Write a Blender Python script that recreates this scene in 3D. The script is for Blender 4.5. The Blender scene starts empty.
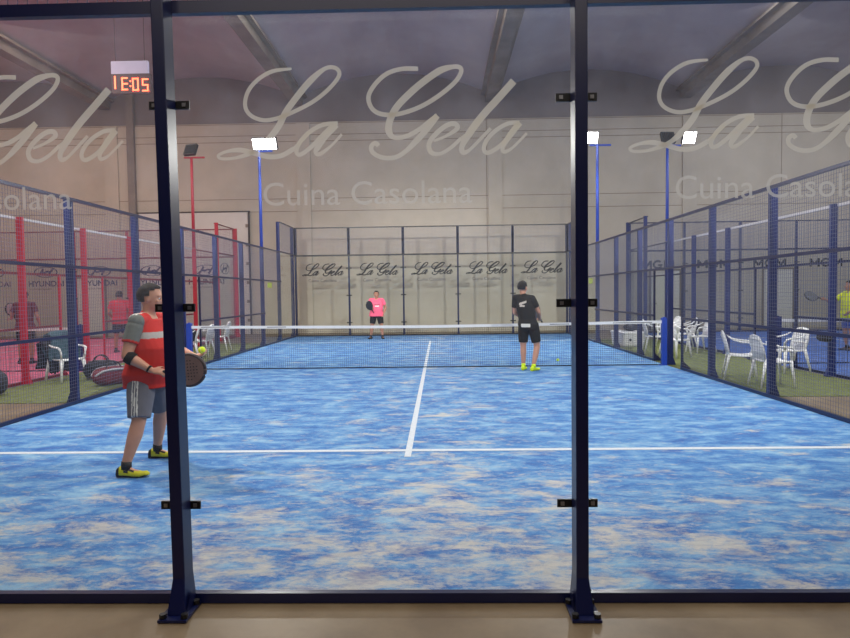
import bpy, bmesh, math, random
from mathutils import Vector, Matrix, Euler, noise
random.seed(7)
PI = math.pi
S = bpy.context.scene
COL = S.collection
V = Vector

# ------------------------------------------------------------------ materials
MATS = {}
def mat(name, col, rough=0.5, metal=0.0, var=0.06, nscale=12.0, emis=None, estr=0.0, bump=0.0, spec=0.5):
    if name in MATS: return MATS[name]
    m = bpy.data.materials.new(name); m.use_nodes = True
    nt = m.node_tree; b = nt.nodes['Principled BSDF']
    tc = nt.nodes.new('ShaderNodeTexCoord'); nz = nt.nodes.new('ShaderNodeTexNoise')
    nz.inputs['Scale'].default_value = nscale; nz.inputs['Detail'].default_value = 3
    nt.links.new(tc.outputs['Object'], nz.inputs['Vector'])
    cr = nt.nodes.new('ShaderNodeValToRGB')
    cr.color_ramp.elements[0].position = .3; cr.color_ramp.elements[1].position = .7
    cr.color_ramp.elements[0].color = tuple(max(0, c*(1-var)) for c in col)+(1,)
    cr.color_ramp.elements[1].color = tuple(min(1, c*(1+var)) for c in col)+(1,)
    nt.links.new(nz.outputs['Fac'], cr.inputs['Fac']); nt.links.new(cr.outputs['Color'], b.inputs['Base Color'])
    b.inputs['Roughness'].default_value = rough; b.inputs['Metallic'].default_value = metal
    b.inputs['Specular IOR Level'].default_value = spec
    if emis: b.inputs['Emission Color'].default_value = tuple(emis)+(1,); b.inputs['Emission Strength'].default_value = estr
    if bump:
        bp = nt.nodes.new('ShaderNodeBump'); bp.inputs['Strength'].default_value = bump; bp.inputs['Distance'].default_value = .01
        nt.links.new(nz.outputs['Fac'], bp.inputs['Height']); nt.links.new(bp.outputs['Normal'], b.inputs['Normal'])
    MATS[name] = m; return m

def s2l(r, g, b):
    f = lambda c: (c/255/12.92) if c/255 <= .04045 else ((c/255+.055)/1.055)**2.4
    return (f(r), f(g), f(b))

navy   = mat('blue_powder_coated_steel', s2l(20, 38, 104), .4, .0, .08, 5)
navyd  = mat('dark_navy_steel', s2l(10, 20, 68), .32, .0, .08, 5)
bluep  = mat('bright_blue_steel', s2l(26, 66, 172), .4)
redp   = mat('red_powder_coated_steel', s2l(190, 30, 52), .4)
black  = mat('black_painted_metal', s2l(18, 18, 22), .4)
chrome = mat('steel_bolt', s2l(150, 150, 155), .3, .8)
whitep = mat('white_plastic', s2l(242, 242, 244), .4, 0, .03)
whitel = mat('white_line_paint', s2l(200, 206, 214), .8, 0, .08, 30)
wiregr = mat('galvanised_wire', s2l(112, 116, 140), .5, .1)
wirerd = mat('reddish_wire', s2l(150, 108, 120), .5, .1)
railw  = mat('pale_steel_rail', s2l(205, 200, 205), .4)

def glass_mat(name, haze, tint=(.97, .985, .98), gl=.045):
    m = bpy.data.materials.new(name); m.use_nodes = True; nt = m.node_tree; nt.nodes.clear()
    out = nt.nodes.new('ShaderNodeOutputMaterial'); tr = nt.nodes.new('ShaderNodeBsdfTransparent'); tr.inputs[0].default_value = tint+(1,)
    g = nt.nodes.new('ShaderNodeBsdfGlossy'); g.inputs['Roughness'].default_value = .02; g.inputs[0].default_value = (.9, .95, 1, 1)
    lw = nt.nodes.new('ShaderNodeLayerWeight'); lw.inputs[0].default_value = .25
    mm = nt.nodes.new('ShaderNodeMath'); mm.operation = 'MULTIPLY'; mm.inputs[1].default_value = .25; nt.links.new(lw.outputs['Fresnel'], mm.inputs[0])
    mx = nt.nodes.new('ShaderNodeMixShader'); nt.links.new(mm.outputs[0], mx.inputs[0]); nt.links.new(tr.outputs[0], mx.inputs[1]); nt.links.new(g.outputs[0], mx.inputs[2])
    last = mx
    if haze:
        tc = nt.nodes.new('ShaderNodeTexCoord'); mp = nt.nodes.new('ShaderNodeMapping'); mp.inputs['Scale'].default_value = (1.2, 1, .8)
        nz = nt.nodes.new('ShaderNodeTexNoise'); nz.inputs['Scale'].default_value = 2.2; nz.inputs['Detail'].default_value = 7; nz.inputs['Roughness'].default_value = .7
        nt.links.new(tc.outputs['Object'], mp.inputs[0]); nt.links.new(mp.outputs[0], nz.inputs['Vector'])
        mr = nt.nodes.new('ShaderNodeMapRange'); mr.inputs[1].default_value = .35; mr.inputs[2].default_value = .8
        mr.inputs[3].default_value = haze*.4; mr.inputs[4].default_value = haze*2
        nt.links.new(nz.outputs['Fac'], mr.inputs[0])
        # milky haze stronger high on the pane than low
        sx = nt.nodes.new('ShaderNodeSeparateXYZ'); nt.links.new(tc.outputs['Object'], sx.inputs[0])
        m2 = nt.nodes.new('ShaderNodeMapRange'); m2.inputs[1].default_value = 1.2; m2.inputs[2].default_value = 2.3; m2.inputs[3].default_value = .12; m2.inputs[4].default_value = 1
        nt.links.new(sx.outputs[2], m2.inputs[0])
        mu = nt.nodes.new('ShaderNodeMath'); mu.operation = 'MULTIPLY'; nt.links.new(mr.outputs[0], mu.inputs[0]); nt.links.new(m2.outputs[0], mu.inputs[1])
        df = nt.nodes.new('ShaderNodeBsdfTranslucent'); df.inputs[0].default_value = (.85, .82, .85, 1)
        m3 = nt.nodes.new('ShaderNodeMixShader'); nt.links.new(mu.outputs[0], m3.inputs[0]); nt.links.new(mx.outputs[0], m3.inputs[1]); nt.links.new(df.outputs[0], m3.inputs[2]); last = m3
    nt.links.new(last.outputs[0], out.inputs[0]); return m
glassN = glass_mat('smudged_clear_glass', .055)
glassF = glass_mat('clear_glass', 0, (.95, .97, .965))

def vinyl_mat(name, col, alpha):
    m = bpy.data.materials.new(name); m.use_nodes = True; nt = m.node_tree; nt.nodes.clear()
    out = nt.nodes.new('ShaderNodeOutputMaterial'); tr = nt.nodes.new('ShaderNodeBsdfTransparent')
    d = nt.nodes.new('ShaderNodeBsdfDiffuse'); t = nt.nodes.new('ShaderNodeBsdfTranslucent')
    nz = nt.nodes.new('ShaderNodeTexNoise'); nz.inputs['Scale'].default_value = 9
    cr = nt.nodes.new('ShaderNodeValToRGB'); cr.color_ramp.elements[0].color = tuple(c*.9 for c in col)+(1,); cr.color_ramp.elements[1].color = tuple(col)+(1,)
    nt.links.new(nz.outputs['Fac'], cr.inputs[0]); nt.links.new(cr.outputs[0], d.inputs[0]); nt.links.new(cr.outputs[0], t.inputs[0])
    a = nt.nodes.new('ShaderNodeMixShader'); a.inputs[0].default_value = .6; nt.links.new(d.outputs[0], a.inputs[1]); nt.links.new(t.outputs[0], a.inputs[2])
    b = nt.nodes.new('ShaderNodeMixShader'); b.inputs[0].default_value = alpha; nt.links.new(tr.outputs[0], b.inputs[1]); nt.links.new(a.outputs[0], b.inputs[2])
    nt.links.new(b.outputs[0], out.inputs[0]); return m
vinylW = vinyl_mat('frosted_cream_vinyl', (.96, .90, .76), .68)
vinylK = mat('black_vinyl', s2l(10, 9, 12), .6)
vinylG = mat('grey_vinyl', s2l(70, 66, 72), .5)
vinylN = mat('dark_blue_vinyl', s2l(42, 44, 88), .5)

# ------------------------------------------------------------------ object helpers
def tag(o, label=None, cat=None, group=None, kind=None):
    if label: o['label'] = label
    if cat: o['category'] = cat
    if group: o['group'] = group
    if kind: o['kind'] = kind
    return o
def empty(name, loc, rz=0, **k):
    o = bpy.data.objects.new(name, None); COL.objects.link(o); o.location = loc; o.rotation_euler = (0, 0, rz)
    o.empty_display_size = .1
    return tag(o, **k)
def obj(name, bm, mats, parent=None, smooth=False, **k):
    bmesh.ops.recalc_face_normals(bm, faces=bm.faces[:])
    me = bpy.data.meshes.new(name); bm.to_mesh(me); bm.free()
    for m in (mats if isinstance(mats, (list, tuple)) else [mats]): me.materials.append(m)
    if smooth:
        for p in me.polygons: p.use_smooth = True
    o = bpy.data.objects.new(name, me); COL.objects.link(o)
    if parent: o.parent = parent
    return tag(o, **k)
def copy_tree(o, parent=None):
    c = o.copy(); COL.objects.link(c); c.parent = parent
    for ch in [x for x in COL.objects if x.parent == o]: copy_tree(ch, c)
    return c
def bevel(o, w=.004, seg=2):
    m = o.modifiers.new('bevel', 'BEVEL'); m.width = w; m.segments = seg; m.limit_method = 'ANGLE'; return o

def box(bm, x0, x1, y0, y1, z0, z1, mi=0, M=None):
    vs = [bm.verts.new((x, y, z)) for x in (x0, x1) for y in (y0, y1) for z in (z0, z1)]
    if M is not None:
        for v in vs: v.co = M @ v.co
    for idx in ((0, 1, 3, 2), (4, 6, 7, 5), (0, 4, 5, 1), (2, 3, 7, 6), (0, 2, 6, 4), (1, 5, 7, 3)):
        f = bm.faces.new([vs[i] for i in idx]); f.material_index = mi
    return vs
def ring_tube(bm, pts, rads, n=10, caps=True, mi=0, flat=1.0, up=None):
    """tube through pts; rads per point; flat squashes along 'up'"""
    rings = []
    P = [V(p) for p in pts]
    for i, p in enumerate(P):
        t = (P[min(i+1, len(P)-1)]-P[max(i-1, 0)]).normalized()
        u = V(up) if up else (V((0, 0, 1)) if abs(t.z) < .9 else V((1, 0, 0)))
        s = t.cross(u).normalized(); u = s.cross(t).normalized()
        r = rads[i] if hasattr(rads, '__len__') else rads
        rings.append([bm.verts.new(p + s*math.cos(a)*r + u*math.sin(a)*r*flat) for a in [2*PI*k/n for k in range(n)]])
    for a, b in zip(rings, rings[1:]):
        for k in range(n):
            f = bm.faces.new((a[k], a[(k+1) % n], b[(k+1) % n], b[k])); f.material_index = mi
    if caps:
        for r in (rings[0], rings[-1]):
            f = bm.faces.new(r); f.material_index = mi
def ball(bm, c, r, sc=(1, 1, 1), rot=None, n=14, mi=0):
    M = Matrix.Translation(V(c)) @ (rot.to_4x4() if rot is not None else Matrix.Identity(4)) @ Matrix.Diagonal((r*sc[0], r*sc[1], r*sc[2], 1))
    g = bmesh.ops.create_uvsphere(bm, u_segments=n, v_segments=max(6, n*2//3), radius=1, matrix=M)
    for v in g['verts']:
        for f in v.link_faces: f.material_index = mi
def loft(bm, secs, n=24, p=2.0, mi=0):
    """closed loft, secs = (cx,cy,z,rx,ry)"""
    rings = []
    for cx, cy, z, rx, ry in secs:
        r = []
        for k in range(n):
            a = 2*PI*k/n; c, s = math.cos(a), math.sin(a)
            r.append(bm.verts.new((cx+rx*math.copysign(abs(c)**(2/p), c), cy+ry*math.copysign(abs(s)**(2/p), s), z)))
        rings.append(r)
    for a, b in zip(rings, rings[1:]):
        for k in range(n):
            f = bm.faces.new((a[k], a[(k+1) % n], b[(k+1) % n], b[k])); f.material_index = mi
    bm.faces.new(rings[0]).material_index = mi; bm.faces.new(rings[-1]).material_index = mi
def limb(bm, pts, rads, n=14):
    for i, (p, r) in enumerate(zip(pts, rads)): ball(bm, p, r, n=n)
    for i in range(len(pts)-1):
        ring_tube(bm, [pts[i], pts[i+1]], [rads[i], rads[i+1]], n=n)
def voxel(name, bm, size, mats, parent=None, smooth_it=3, paint=None, **k):
    """union overlapping closed pieces into one continuous surface"""
    bmesh.ops.recalc_face_normals(bm, faces=bm.faces[:])
    me = bpy.data.meshes.new('tmp'); bm.to_mesh(me); bm.free()
    o = bpy.data.objects.new('tmp', me); COL.objects.link(o)
    m = o.modifiers.new('r', 'REMESH'); m.mode = 'VOXEL'; m.voxel_size = size
    if smooth_it:
        s = o.modifiers.new('s', 'SMOOTH'); s.iterations = smooth_it; s.factor = .5
    dg = bpy.context.evaluated_depsgraph_get(); dg.update()
    me2 = bpy.data.meshes.new_from_object(o.evaluated_get(dg)); me2.name = name
    bpy.data.objects.remove(o); bpy.data.meshes.remove(me)
    me2.materials.clear()
    for mm in (mats if isinstance(mats, (list, tuple)) else [mats]): me2.materials.append(mm)
    for p in me2.polygons:
        p.use_smooth = True
        p.material_index = paint(p.center) if paint else 0
    o = bpy.data.objects.new(name, me2); COL.objects.link(o)
    if parent: o.parent = parent
    return tag(o, **k)

# ------------------------------------------------------------------ hall shell
def noise_surface(name, c1, c2, scale, rough=.7, stretch=(1, 1, 1), c3=None, s3=1.0, bump=0):
    m = bpy.data.materials.new(name); m.use_nodes = True; nt = m.node_tree; b = nt.nodes['Principled BSDF']; b.inputs['Roughness'].default_value = rough
    tc = nt.nodes.new('ShaderNodeTexCoord'); mp = nt.nodes.new('ShaderNodeMapping'); mp.inputs['Scale'].default_value = stretch
    nt.links.new(tc.outputs['Object'], mp.inputs[0])
    nz = nt.nodes.new('ShaderNodeTexNoise'); nz.inputs['Scale'].default_value = scale; nz.inputs['Detail'].default_value = 6; nz.inputs['Roughness'].default_value = .6
    nt.links.new(mp.outputs[0], nz.inputs['Vector'])
    cr = nt.nodes.new('ShaderNodeValToRGB'); cr.color_ramp.elements[0].position = .35; cr.color_ramp.elements[1].position = .65
    cr.color_ramp.elements[0].color = c1+(1,); cr.color_ramp.elements[1].color = c2+(1,)
    nt.links.new(nz.outputs['Fac'], cr.inputs[0]); nt.links.new(cr.outputs[0], b.inputs['Base Color'])
    return m
concrete = noise_surface('beige_concrete_floor', s2l(112, 94, 70), s2l(140, 122, 95), 1.6, .45)
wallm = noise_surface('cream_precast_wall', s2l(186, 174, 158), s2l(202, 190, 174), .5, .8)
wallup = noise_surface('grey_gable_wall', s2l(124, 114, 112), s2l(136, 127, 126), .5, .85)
ceilm = noise_surface('grey_vault_ceiling', s2l(172, 161, 166), s2l(188, 177, 182), .4, .85)
beamm = noise_surface('concrete_beam', s2l(120, 108, 100), s2l(146, 134, 124), .8, .85)
doorw = noise_surface('white_sliding_door', s2l(214, 206, 200), s2l(226, 220, 212), .6, .6)
turf = noise_surface('green_artificial_grass', s2l(92, 100, 52), s2l(122, 130, 72), 9, .95)
jointm = mat('dark_joint', s2l(140, 126, 112), .9)

XL, XR, YB, YF = -22.0, 22.0, -22.0, 12.0
bm = bmesh.new(); box(bm, XL, XR, YB, YF+.3, -.2, -.004); obj('floor', bm, concrete, kind='structure')
# end wall with cladding, gable and joints
bm = bmesh.new()
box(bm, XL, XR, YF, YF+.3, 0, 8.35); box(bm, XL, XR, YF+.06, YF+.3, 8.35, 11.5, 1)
for z in (4.85, 5.35, 7.6, 7.85, 8.3): box(bm, XL, XR, YF-.01, YF, z, z+.022, 2)
for x in (2.24, 13.7): box(bm, x-.02, x, YF-.01, YF, 0, 8.35, 2)
end = obj('wall_back', bm, [wallm, wallup, jointm], kind='structure')
beams_x = [-20.45, -12.88, -5.18, 2.39, 9.96, 17.5]
for i, x in enumerate(beams_x):
    bm = bmesh.new(); box(bm, x-.1, x+.45, YF-.07, YF, 0, 8.3)
    obj('wall_pilaster', bm, wallm, end)
bm = bmesh.new(); box(bm, -12.0, -11.72, YF-.16, YF, 0, 10.2); obj('wall_column', bm, beamm, end)
bm = bmesh.new(); box(bm, XL-.3, XL, YB, YF+.3, 0, 11.5); obj('wall_left', bm, wallm, kind='structure')
bm = bmesh.new(); box(bm, XR, XR+.3, YB, YF+.3, 0, 11.5); obj('wall_right', bm, wallm, kind='structure')
bm = bmesh.new(); box(bm, XL, XR, YB-.3, YB, 0, 11.5); obj('wall_front', bm, wallup, kind='structure')
# big white door in end wall
d = empty('door_1', (-9.45, YF, 0), kind='structure')
bm = bmesh.new(); box(bm, -2.18, 2.18, -.09, -.02, 0, 4.85)
for k in range(6): box(bm, 2.1, 2.2, -.13, -.09, .5+k*.75, .62+k*.75, 1)
obj('door_leaf', bm, [doorw, jointm], d)
bm = bmesh.new(); box(bm, -2.26, 2.26, -.12, -.0, 4.86, 4.9); box(bm, 2.2, 2.24, -.12, 0, 0, 4.86); obj('door_frame', bm, mat('dark_door_rail', s2l(70, 58, 54), .8), d)
for n_, x in ((2, -13.7), (3, 9.2), (4, 13.6)):
    d = empty('door_%d' % n_, (x, YF, 0), kind='structure')
    bm = bmesh.new(); box(bm, -.55, .55, -.05, -.012, 0, 2.3); obj('door_leaf', bm, doorw, d)
    bm = bmesh.new(); box(bm, -.62, -.56, -.06, -.012, 0, 2.36); box(bm, .56, .62, -.06, -.012, 0, 2.36); box(bm, -.56, .56, -.06, -.012, 2.31, 2.36); obj('door_frame', bm, beamm, d)
    bm = bmesh.new(); box(bm, -.46, -.34, -.1, -.075, 1.0, 1.03); box(bm, -.44, -.42, -.08, -.05, 1.0, 1.03); obj('door_handle', bm, black, d)
# barrel vaults
bm = bmesh.new()
edges = beams_x
N = 20
for i in range(len(edges)-1):
    a, b = edges[i], edges[i+1]; prev = None
    for k in range(N+1):
        t = k/N; x = a+(b-a)*t; z = 9.35+.85*(1-(2*t-1)**2)
        cur = [bm.verts.new((x, YB, z)), bm.verts.new((x, YF+.1, z))]
        if prev: bm.faces.new((prev[0], cur[0], cur[1], prev[1]))
        prev = cur
box(bm, XL-.3, edges[0], YB, YF+.1, 9.35, 9.5); box(bm, edges[-1], XR+.3, YB, YF+.1, 9.35, 9.5)
box(bm, XL-.3, XR+.3, YB-.3, YF+.3, 11.4, 11.6)
ceil = obj('ceiling', bm, ceilm, kind='structure')
for x in beams_x:
    bm = bmesh.new(); box(bm, x-.2, x+.2, YB, YF, 9.0, 9.5); box(bm, x-.36, x+.36, YB, YF, 9.28, 9.36)
    obj('ceiling_beam', bm, beamm, ceil)

# ------------------------------------------------------------------ court surfaces
def court_mat(name, deep, mid, light, sandc, sand_on=True, scale=1.0):
    m = bpy.data.materials.new(name); m.use_nodes = True; nt = m.node_tree; L = nt.links; b = nt.nodes['Principled BSDF']
    b.inputs['Roughness'].default_value = .85; b.inputs['Specular IOR Level'].default_value = .25
    tc = nt.nodes.new('ShaderNodeTexCoord')
    def nz(scale, det, rough, st=(1, 1, 1), dist=0):
        mp = nt.nodes.new('ShaderNodeMapping'); mp.inputs['Scale'].default_value = st; L.new(tc.outputs['Object'], mp.inputs[0])
        n = nt.nodes.new('ShaderNodeTexNoise'); n.inputs['Scale'].default_value = scale; n.inputs['Detail'].default_value = det; n.inputs['Roughness'].default_value = rough
        n.inputs['Distortion'].default_value = dist; L.new(mp.outputs[0], n.inputs['Vector']); return n.outputs['Fac']
    def ramp(src, stops):
        r = nt.nodes.new('ShaderNodeValToRGB'); e = r.color_ramp.elements
        while len(e) < len(stops): e.new(.5)
        for q, (p, c) in zip(e, stops): q.position = p; q.color = c+(1,)
        L.new(src, r.inputs[0]); return r.outputs[0]
    def mix(f, a, c):
        x = nt.nodes.new('ShaderNodeMix'); x.data_type = 'RGBA'; L.new(f, x.inputs[0]); L.new(a, x.inputs[6]); L.new(c, x.inputs[7]); return x.outputs[2]
    def math_(op, a, c):
        x = nt.nodes.new('ShaderNodeMath'); x.operation = op; x.use_clamp = op in ('MULTIPLY', )
        for i, q in enumerate((a, c)):
            if isinstance(q, (int, float)): x.inputs[i].default_value = q
            else: L.new(q, x.inputs[i])
        return x.outputs[0]
    def mr(src, a, b_, c, d_):
        x = nt.nodes.new('ShaderNodeMapRange'); L.new(src, x.inputs[0])
        for i, q in zip((1, 2, 3, 4), (a, b_, c, d_)): x.inputs[i].default_value = q
        return x.outputs[0]
    base = ramp(nz(3.0*scale, 9, .74, (.7, 1.3, 1), .3), [(.30, deep), (.47, mid), (.64, light)])
    if sand_on:
        sx = nt.nodes.new('ShaderNodeSeparateXYZ'); L.new(tc.outputs['Object'], sx.inputs[0])
        near = mr(sx.outputs[1], -7.2, -9.6, 0, .075)                 # play wears the sand up at the back glass
        absx = math_('ABSOLUTE', math_('SUBTRACT', sx.outputs[0], .3), 0)
        mid_ = mr(absx, 0, 2.2, .05, 0)
        lift = math_('ADD', near, mid_)
        big = nz(2.1, 10, .76, (.72, 1.25, 1), .35)
        f = mr(math_('ADD', big, lift), .575, .67, 0, .8)
        fine = nz(11, 7, .8, (.6, 1.3, 1), .3)
        f2 = mr(math_('ADD', fine, math_('MULTIPLY', lift, .9)), .565, .68, 0, .6)
        base = mix(f2, base, ramp(fine, [(.4, sandc), (.8, sandc)]))
        base = mix(f, base, ramp(fine, [(.3, tuple(c*.8 for c in sandc)), (.75, tuple(min(1, c*1.15) for c in sandc))]))
        # deeper blue scuffs close to the glass
        sc = mr(math_('ADD', nz(3.2, 6, .65, (.7, 1.4, 1)), math_('MULTIPLY', near, .8)), .60, .72, 0, .55)
        base = mix(sc, base, ramp(fine, [(.3, deep), (.8, deep)]))
    L.new(base, b.inputs['Base Color']); return m
blue_turf = court_mat('blue_sand_dressed_turf', s2l(44, 76, 150), s2l(70, 124, 184), s2l(136, 176, 206), s2l(196, 190, 180))
blue_turf2 = court_mat('plain_blue_turf', s2l(44, 76, 158), s2l(70, 104, 178), s2l(112, 134, 190), (1, 1, 1), False)
pink_turf = court_mat('pink_red_turf', s2l(176, 70, 100), s2l(200, 98, 130), s2l(210, 132, 155), (1, 1, 1), False)

def court(name, cx, m, lab):
    bm = bmesh.new(); box(bm, cx-5, cx+5, -10, 10, -.02, 0.0)
    o = obj(name, bm, m, kind='structure')
    for nm, r in (('service_line', (cx-4.97, cx+4.97, -6.99, -6.91)), ('service_line', (cx-4.97, cx+4.97, 6.91, 6.99)), ('centre_line', (cx-.031, cx+.031, -7.2, 7.2))):
        bm = bmesh.new(); dz = .0005 if nm[0] == 'c' else 0
        box(bm, r[0], r[1], r[2], r[3], 0.0, .003+dz); obj(nm, bm, whitel, o)
    return o
court('court_floor', 0, blue_turf, ''); court('court_floor', -12.22, pink_turf, ''); court('court_floor', 12.22, blue_turf2, '')
for sx in (-1, 1):
    bm = bmesh.new(); box(bm, min(sx*5.03, sx*7.12), max(sx*5.03, sx*7.12), -4, 7, -.02, .006)
    obj('turf_strip', bm, turf, kind='structure')
    # raised kerb edging along the court
    bm = bmesh.new(); box(bm, min(sx*5.0, sx*5.05), max(sx*5.0, sx*5.05), -10, -.8, 0, .04); box(bm, min(sx*5.0, sx*5.05), max(sx*5.0, sx*5.05), .8, 10, 0, .04)
    obj('trim_1' if sx < 0 else 'trim_2', bm, navyd, kind='structure')

# ------------------------------------------------------------------ enclosure
class Fr:
    """frame along a wall: s along, o outward, z up, relative to the thing's Empty"""
    def __init__(s, a, n): s.M = Matrix(((a[0], n[0], 0, 0), (a[1], n[1], 0, 0), (0, 0, 1, 0), (0, 0, 0, 1)))
    def box(s, bm, s0, s1, o0, o1, z0, z1, mi=0): return box(bm, s0, s1, o0, o1, z0, z1, mi, s.M)
def post_mesh(fr, s, H, wide=.03, upper=None, depth=(.02, .13), mi=0, lean=0):
    bm = bmesh.new()
    o0, o1 = depth
    prof = [(0.012, .044, .18), (.17, wide, o1), (H, wide, o1)]
    rings = []
    for z, w, oo in prof:
        oi = o0+(.05 if z < .1 else 0)*0
        rings.append([bm.verts.new(fr.M @ V((s+a+lean*(1-z/3), b, z))) for a, b in ((-w, oi), (w, oi), (w, oo), (-w, oo))])
    for a, b in zip(rings, rings[1:]):
        for k in range(4): bm.faces.new((a[k], a[(k+1) % 4], b[(k+1) % 4], b[k]))
    bm.faces.new(rings[0]); bm.faces.new(rings[-1])
    if upper: fr.box(bm, s-upper, s+upper, o0, o1+.002, 3.0, H)
    return bm
def wire_bm(fr, s0, s1, z0, z1, step=.05, r=.0017, o=0.0):
    bm = bmesh.new()
    def w(a, b):
        a, b = V(a), V(b); t = (b-a).normalized(); u = V((0, 1, 0)); v = t.cross(u)
        A = [bm.verts.new(fr.M @ (a+u*x*r+v*y*r)) for x, y in ((1, 1), (-1, 1), (-1, -1), (1, -1))]
        B = [bm.verts.new(fr.M @ (b+u*x*r+v*y*r)) for x, y in ((1, 1), (-1, 1), (-1, -1), (1, -1))]
        for k in range(4): bm.faces.new((A[k], A[(k+1) % 4], B[(k+1) % 4], B[k]))
    n = round((s1-s0)/step)
    for i in range(1, n): w((s0+(s1-s0)*i/n, o, z0), (s0+(s1-s0)*i/n, o, z1))
    n = round((z1-z0)/step)
    for i in range(1, n): w((s0, o+.003, z0+(z1-z0)*i/n), (s1, o+.003, z0+(z1-z0)*i/n))
    return bm
def clamp_bm(fr, s, z, two=True):
    bm = bmesh.new()
    fr.box(bm, s-.1, s+.1, .006, .018, z-.02, z+.02)
    for q in (-.075, .075):
        fr.box(bm, s+q-.009, s+q+.009, .018, .024, z-.009, z+.009, 1)
    return bm
def plate_bm(fr, s):
    bm = bmesh.new()
    fr.box(bm, s-.07, s+.07, .0, .225, 0.0, .012)
    for a, b in ((-.052, .202), (.052, .202), (-.055, .06), (.055, .06)):
        c = fr.M @ V((s+a, b, .0))
        ring_tube(bm, [c+V((0, 0, .012)), c+V((0, 0, .034))], [.017, .017], 6, mi=1)
    # gusset ribs
    for q in (-1, 1):
        vs = [bm.verts.new(fr.M @ V(p)) for p in ((s+q*.046, .05, .012), (s+q*.046, .17, .012), (s+q*.046, .09, .11))]
        bm.faces.new(vs)
    return bm
def pane(fr, s0, s1, z0, z1, gm, par):
    bm = bmesh.new(); fr.box(bm, s0+.006, s1-.006, -.005, .005, z0, z1); return obj('glass_pane', bm, gm, par)

def side_fence(name, x, sx, post_m, rail_m, wire_m, label, group=None, detail=True, top_m=None, step=.05):
    """long side of a court: stepped glass corners, mesh bays and the players' opening at the net"""
    root = empty(name, (x, 0, 0), label=label, cat='fence')
    fr = Fr((0, 1, 0), (sx, 0, 0))
    for k in range(-5, 6):
        y = 2.0*k
        H = 4.0 if abs(k) >= 4 else 3.0
        if abs(k) == 5: H = 4.0
        p = obj('post', post_mesh(fr, y if abs(k) < 5 else y-math.copysign(.03, k), H), post_m, root)
    for sg in (-1, 1):
        bm = post_mesh(fr, sg*.8, 2.0, .016, None, (0, .04)); obj('door_jamb', bm, navyd if post_m is navy else post_m, root)
        # glass
        for (a, b, z) in ((8, 10, 3.0), (6, 8, 2.0)):
            s0, s1 = (a, b) if sg > 0 else (-b, -a)
            g = pane(fr, s0, s1, .05, z, glassF, root)
            if a == 6 and sg > 0 and detail:
                bm = bmesh.new(); fr.box(bm, 6.35, 6.85, .006, .009, 1.78, 1.94); fr.box(bm, 6.45, 6.75, .009, .0105, 1.84, 1.87, 1)
                obj('sticker', bm, [mat('yellow_sticker', s2l(214, 222, 60), .6), vinylG], g)
            zt = 4.0 if a == 8 else 3.0
            obj('wire_mesh', wire_bm(fr, s0, s1, z, zt, step), wire_m, root)
            bm = bmesh.new(); fr.box(bm, s0, s1, -.015, .03, z-.02, z+.02); fr.box(bm, s0, s1, -.015, .03, zt-.03, zt); obj('rail', bm, rail_m, root)
            bm = bmesh.new(); fr.box(bm, s0, s1, -.02, .03, 0, .05); obj('rail', bm, rail_m, root)
        for (a, b, z0) in ((2, 4, 0), (4, 6, 0), (.8, 2, 0), (0, .8, 2)):
            s0, s1 = (a, b) if sg > 0 else (-b, -a)
            obj('wire_mesh', wire_bm(fr, s0, s1, z0, 3, step), wire_m, root)
        s0, s1 = (.8, 6) if sg > 0 else (-6, -.8)
        for z in (.03, 1.0): bm = bmesh.new(); fr.box(bm, s0, s1, -.012, .024, z-.022, z+.022); obj('rail', bm, rail_m, root)
    for z in (2.0, 2.98):
        bm = bmesh.new(); fr.box(bm, -6, 6, -.012, .026, z-.022, z+.022); obj('rail', bm, (top_m if (top_m and z > 2.5) else rail_m), root)
    return root

def end_wall(name, cx, y, sy, post_m, rail_m, wire_m, label, gm, near=False, upw=None):
    root = empty(name, (cx, y, 0), label=label, cat='glass wall')
    fr = Fr((1, 0, 0), (0, sy, 0))
    panes = []
    for k in range(6):
        s = -5+2*k
        s_ = s+.0 if 0 < k < 5 else s+(.03 if k == 0 else -.03)
        p = obj('post', post_mesh(fr, s_, 4.0, .03, upw, lean=.028 if near and k == 2 else 0), post_m, root)
        if near: bevel(p, .004)
        if 0 < k < 5:
            for z in (.5, 1.5, 2.5):
                obj('clamp', clamp_bm(fr, s, z), [black, chrome], p)
        obj('base_plate', plate_bm(fr, s_+(.028 if near and k == 2 else 0)), [navyd if near else black, black], p)
    for k in range(5):
        panes.append(pane(fr, -5+2*k, -3+2*k, .05, 2.95, gm, root))
        obj('wire_mesh', wire_bm(fr, -5+2*k, -3+2*k, 3.0, 3.98), wire_m, root)
    for z0, z1 in ((0, .05), (2.94, 3.0), (3.96, 4.0)):
        bm = bmesh.new(); fr.box(bm, -4.97, 4.97, -.008, .03, z0, z1) if z0 != 3.96 else fr.box(bm, -4.97, 4.97, -.012, .03, z0, z1)
        o = obj('rail', bm, rail_m, root)
    return root, panes

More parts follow.
